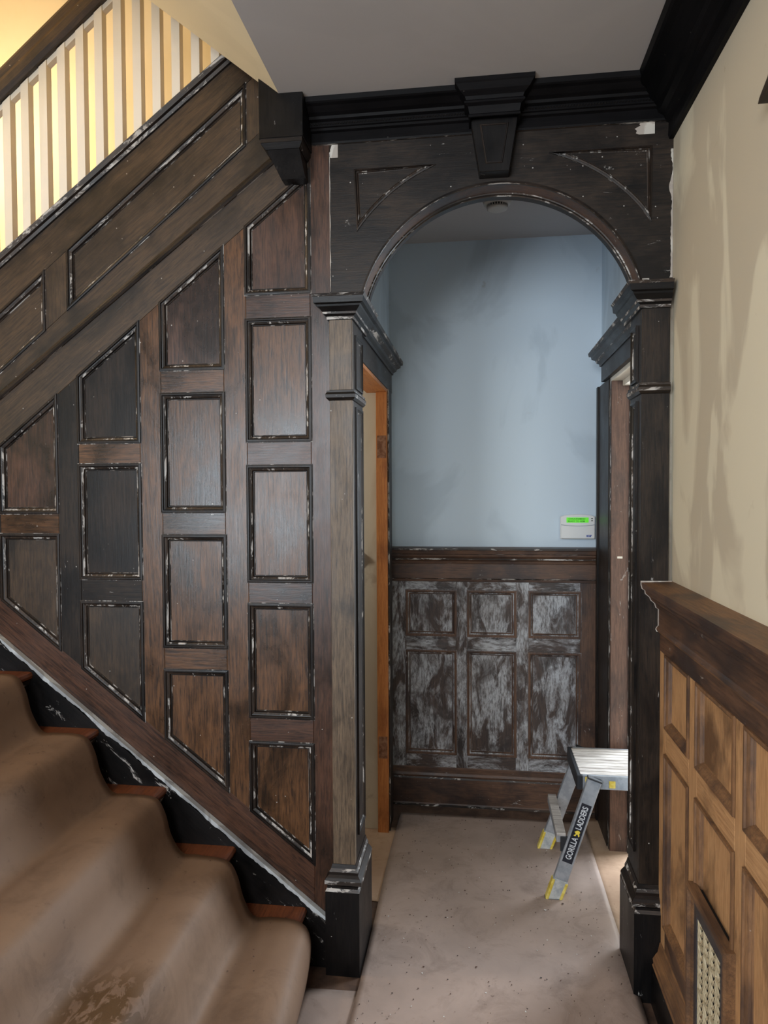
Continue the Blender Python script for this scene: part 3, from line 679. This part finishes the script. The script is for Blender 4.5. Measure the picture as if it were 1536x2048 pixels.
def chips(name, mat, N, zf, label, area_, smin, smax):
    vs = []; fs = []
    for _ in range(N):
        x, y = random.uniform(*area_[:2]), random.uniform(*area_[2:]); s = random.uniform(smin, smax)*(1.6 if random.random() < .06 else 1); a0 = random.random()*6.3; z = zf(x, y); n = 5; b = len(vs)
        el = random.uniform(.35, 1)
        for i in range(n):
            t = i*2*math.pi/n; q = s*random.uniform(.6, 1.2); px, py = q*math.cos(t), q*math.sin(t)*el
            vs.append((x+px*math.cos(a0)-py*math.sin(a0), y+px*math.sin(a0)+py*math.cos(a0), z+random.uniform(.0012, .003)))
        vs.append((x, y, z-.0005)); fs += [(b+i, b+(i+1) % n, b+5) for i in range(n)]+[tuple(range(b, b+n))]
    return tag(stuff(mesh(name, vs, fs, mat)), label, 'debris')
zf = lambda x, y: .003+f_main(x, y, .5, .5)[2]+.0015
chips('paint_flakes', M_chipd, 380, zf, 'scattered dark paint flakes and grit over the hall floor paper', (-.40, .50, -.9, 1.2), .001, .0046)
chips('paint_flakes', M_chipw, 90, zf, 'scattered white paint flakes over the hall floor paper', (-.40, .50, -.9, 1.2), .0012, .0042)

# ================================================================== FOLDING WORK PLATFORM
wp = tag(empty('work_platform', (.9, .7, 0)), 'folding aluminium work platform step standing in the right doorway', 'step platform')
XA_, XB_, YA_, YB_, ZT = .420, 1.38, .575, .905, .512
deck = box('deck', XA_, XB_, YA_+.012, YB_-.012, ZT-.030, ZT-.005, M_iron, wp)
nrib = 9; rwid = (YB_-YA_-.02)/nrib
for i in range(nrib):
    y = YA_+.01+i*rwid; box('deck_rib', XA_+.004, XB_-.004, y+.002, y+rwid-.003, ZT-.006, ZT, M_deck, deck, .001)
for y0, y1 in ((YA_-.004, YA_+.012), (YB_-.012, YB_+.004)):
    box('side_rail', XA_+.012, XB_-.012, y0, y1, ZT-.058, ZT-.001, M_alu, wp)
for xa, xb in ((XA_-.012, XA_+.012), (XB_-.012, XB_+.012)): box('end_cap', xa, xb, YA_-.006, YB_+.006, ZT-.062, ZT-.001, M_plblk, wp, .003)
for x in (XA_+.022, XA_+.12): box('latch', x, x+.026, YA_-.008, YA_-.003, ZT-.03 if x < .5 else ZT-.05, ZT-.006 if x < .5 else ZT-.02, M_yel, wp)
def leg(xf_, xt, yf_, yt, s, yel_left=True):
    f, t = Vector((xf_, yf_, .035)), Vector((xt, yt, .500)); d = (t-f).normalized(); sd = Vector((d.z, 0, -d.x)).normalized()
    L = beam('leg', f, t, sd*.058, Vector((0, .026, 0)), M_alu, wp)
    ft = beam('foot', (xf_-.012*s, yf_, .0), f+d*.055, sd*.062, (0, .031, 0), M_grey, L)
    for e in (-1, 1): beam('foot_edge', (xf_-.012*s+e*.028, yf_, .004), f+d*.05+sd*e*.028*1, sd*.012, (0, .0345, 0), M_yel, L)
    box('rubber_pad', xf_-.012*s-.036, xf_-.012*s+.036, yf_-.018, yf_+.018, 0, .008, M_plblk, L)
    beam('leg_cap', t-d*.002, t+d*.006, sd*.062, (0, .029, 0), M_plblk, L)
    return f, t, d, sd
nf = leg(.318, .478, .520, .556, 1); ff = leg(.318, .478, .945-.006, .921, 1)
leg(1.482, 1.322, .520, .556, -1); leg(1.482, 1.322, .939, .921, -1)
for s, xs_, in ((1, .34), (-1, 1.46)):
    st = box('step_tread', xs_-.019, xs_+.019, .535, .925, .262, .275, M_deck, wp)
    box('step_edge', xs_-.020, xs_+.020, .535, .925, .236, .263, M_alu, wp)
    for y in (.535, .925): box('step_bracket', xs_-.004 if s > 0 else xs_-.04, xs_+.04 if s > 0 else xs_+.004, y-.006, y+.006, .20, .262, M_plblk, wp)
for y, in ((.562,), (.918,)): prism('brace', [(.43, ZT-.06), (.50, ZT-.06), (.455, ZT-.135)], 'y', y-.005, y+.005, M_plblk, wp)
# sticker and lettering on the near leg
f, t, d, sd = nf
yn = lambda s_: f.y+(t.y-f.y)*s_
Lg = (t-f).length
c_ = f+(t-f)*.50+Vector((0, -.0135, 0))
stk = beam('sticker', f+(t-f)*.27+Vector((0, -.0134, 0)), f+(t-f)*.79+Vector((0, -.0134, 0)), sd*.042, (0, .0012, 0), M_dec, wp, 0)
na = -sd.cross(d)
if na.y > 0: na = -na
tx, ty = d, None
ty = na.cross(tx)
def on(s_): return f+(t-f)*s_+na*.0146
text('lettering', 'GORILLA', on(.395), tx, ty, .034, M_white, wp, width=.095)
text('lettering', 'LADDERS', on(.665), tx, ty, .034, M_white, wp, width=.098)
ep = []; q0 = on(.53)
for a, b in ((-.011, -.013), (-.004, -.004), (-.011, .004), (-.003, .012), (.004, .014), (.011, .008), (.009, .001), (.013, -.008), (.009, -.014), (.004, -.004), (.0, -.004), (-.003, -.014)):
    ep.append(q0+tx*b*.95+ty*(-a)*1.05)
mesh('emblem', ep, [tuple(range(len(ep)))], M_yprint, wp)

# ================================================================== KEYPAD, SMOKE DETECTOR
kpd = tag(empty('alarm_keypad', (.51, YB, 1.455)), 'white alarm keypad with lit green display on the back wall', 'keypad')
ka, kb, k0, k1 = .424, .602, 1.458, 1.578
top = [(ka+(kb-ka)*i/12, k1+.010*(1-((i-6)/6)**2)) for i in range(13)]
prism('body', [(ka, k0), (kb, k0)]+top[::-1], 'y', YB-.028, YB-.001, M_kp, kpd, .004)
fl_ = [(ka+.003+(kb-ka-.006)*i/10, 1.533-.007*(1-((i-5)/5)**2)) for i in range(11)]
prism('flap', [(ka+.003, k0+.004), (kb-.003, k0+.004)]+fl_[::-1], 'y', YB-.033, YB-.027, M_kp, kpd, .002)
sweep('seam', fl_, [(0, YB-.0282), (0, YB-.0335), (-.0024, YB-.0335), (-.0024, YB-.0282)], 'y', M_seam, kpd)
dsp = box('display', .455, .568, YB-.0302, YB-.027, 1.545, 1.572, M_lcd, kpd, .001)
text('display_text', 'DISARMED', (.508, YB-.0304, 1.5645), (1, 0, 0), (0, 0, 1), .011, M_lcdt, dsp, width=.085)
text('display_text', 'READY TO ARM', (.505, YB-.0304, 1.5520), (1, 0, 0), (0, 0, 1), .011, M_lcdt, dsp, width=.085)
for z in (1.552, 1.563): box('led', .581, .590, YB-.030, YB-.027, z, z+.006, M_btn, kpd)
lg = prism('logo', [(.557, 1.470), (.579, 1.470), (.584, 1.481), (.557, 1.481)], 'y', YB-.0335, YB-.0325, M_blue, kpd, 0)
text('logo_letters', 'ADT', (.569, YB-.0337, 1.4755), (1, 0, 0), (0, 0, 1), .009, M_white, lg, width=.016)
def lathe(name, c, prof, n, mat, par, smooth=True):
    vs = []; fs = []; k = len(prof)
    for i in range(n):
        a = 2*math.pi*i/n
        for r, z in prof: vs.append((c[0]+r*math.cos(a), c[1]+r*math.sin(a), z))
    for i in range(n):
        j = (i+1) % n
        for s in range(k-1): fs.append((i*k+s, j*k+s, j*k+s+1, i*k+s+1))
    return mesh(name, vs, fs, mat, par, smooth=smooth)
sd_ = tag(empty('smoke_detector', (.082, .84, CEIL)), 'round white smoke detector on the hall ceiling behind the keystone', 'smoke detector')
dc = (.082, .835)
lathe('mounting_plate', dc, [(.0, CEIL-.001), (.072, CEIL-.001), (.072, CEIL-.012), (.068, CEIL-.016), (.0, CEIL-.016)], 40, M_det, sd_)
lathe('housing', dc, [(.064, CEIL-.016), (.062, CEIL-.030), (.050, CEIL-.036), (.046, CEIL-.036)], 40, M_det, sd_)
lathe('vent_ring', dc, [(.046, CEIL-.030), (.045, CEIL-.046), (.0, CEIL-.046)], 40, M_void, sd_, False)
lathe('cap', dc, [(.0, CEIL-.046), (.048, CEIL-.046), (.047, CEIL-.052), (.036, CEIL-.057), (.0, CEIL-.058)], 40, M_det, sd_)
for i in range(24):
    a = 2*math.pi*i/24; p = Vector((dc[0]+.0465*math.cos(a), dc[1]+.0465*math.sin(a), 0)); tv = Vector((-math.sin(a), math.cos(a), 0))*.005
    beam('vent_rib', p+Vector((0, 0, CEIL-.047)), p+Vector((0, 0, CEIL-.034)), tv, Vector((math.cos(a), math.sin(a), 0))*.004, M_det, sd_, 0)
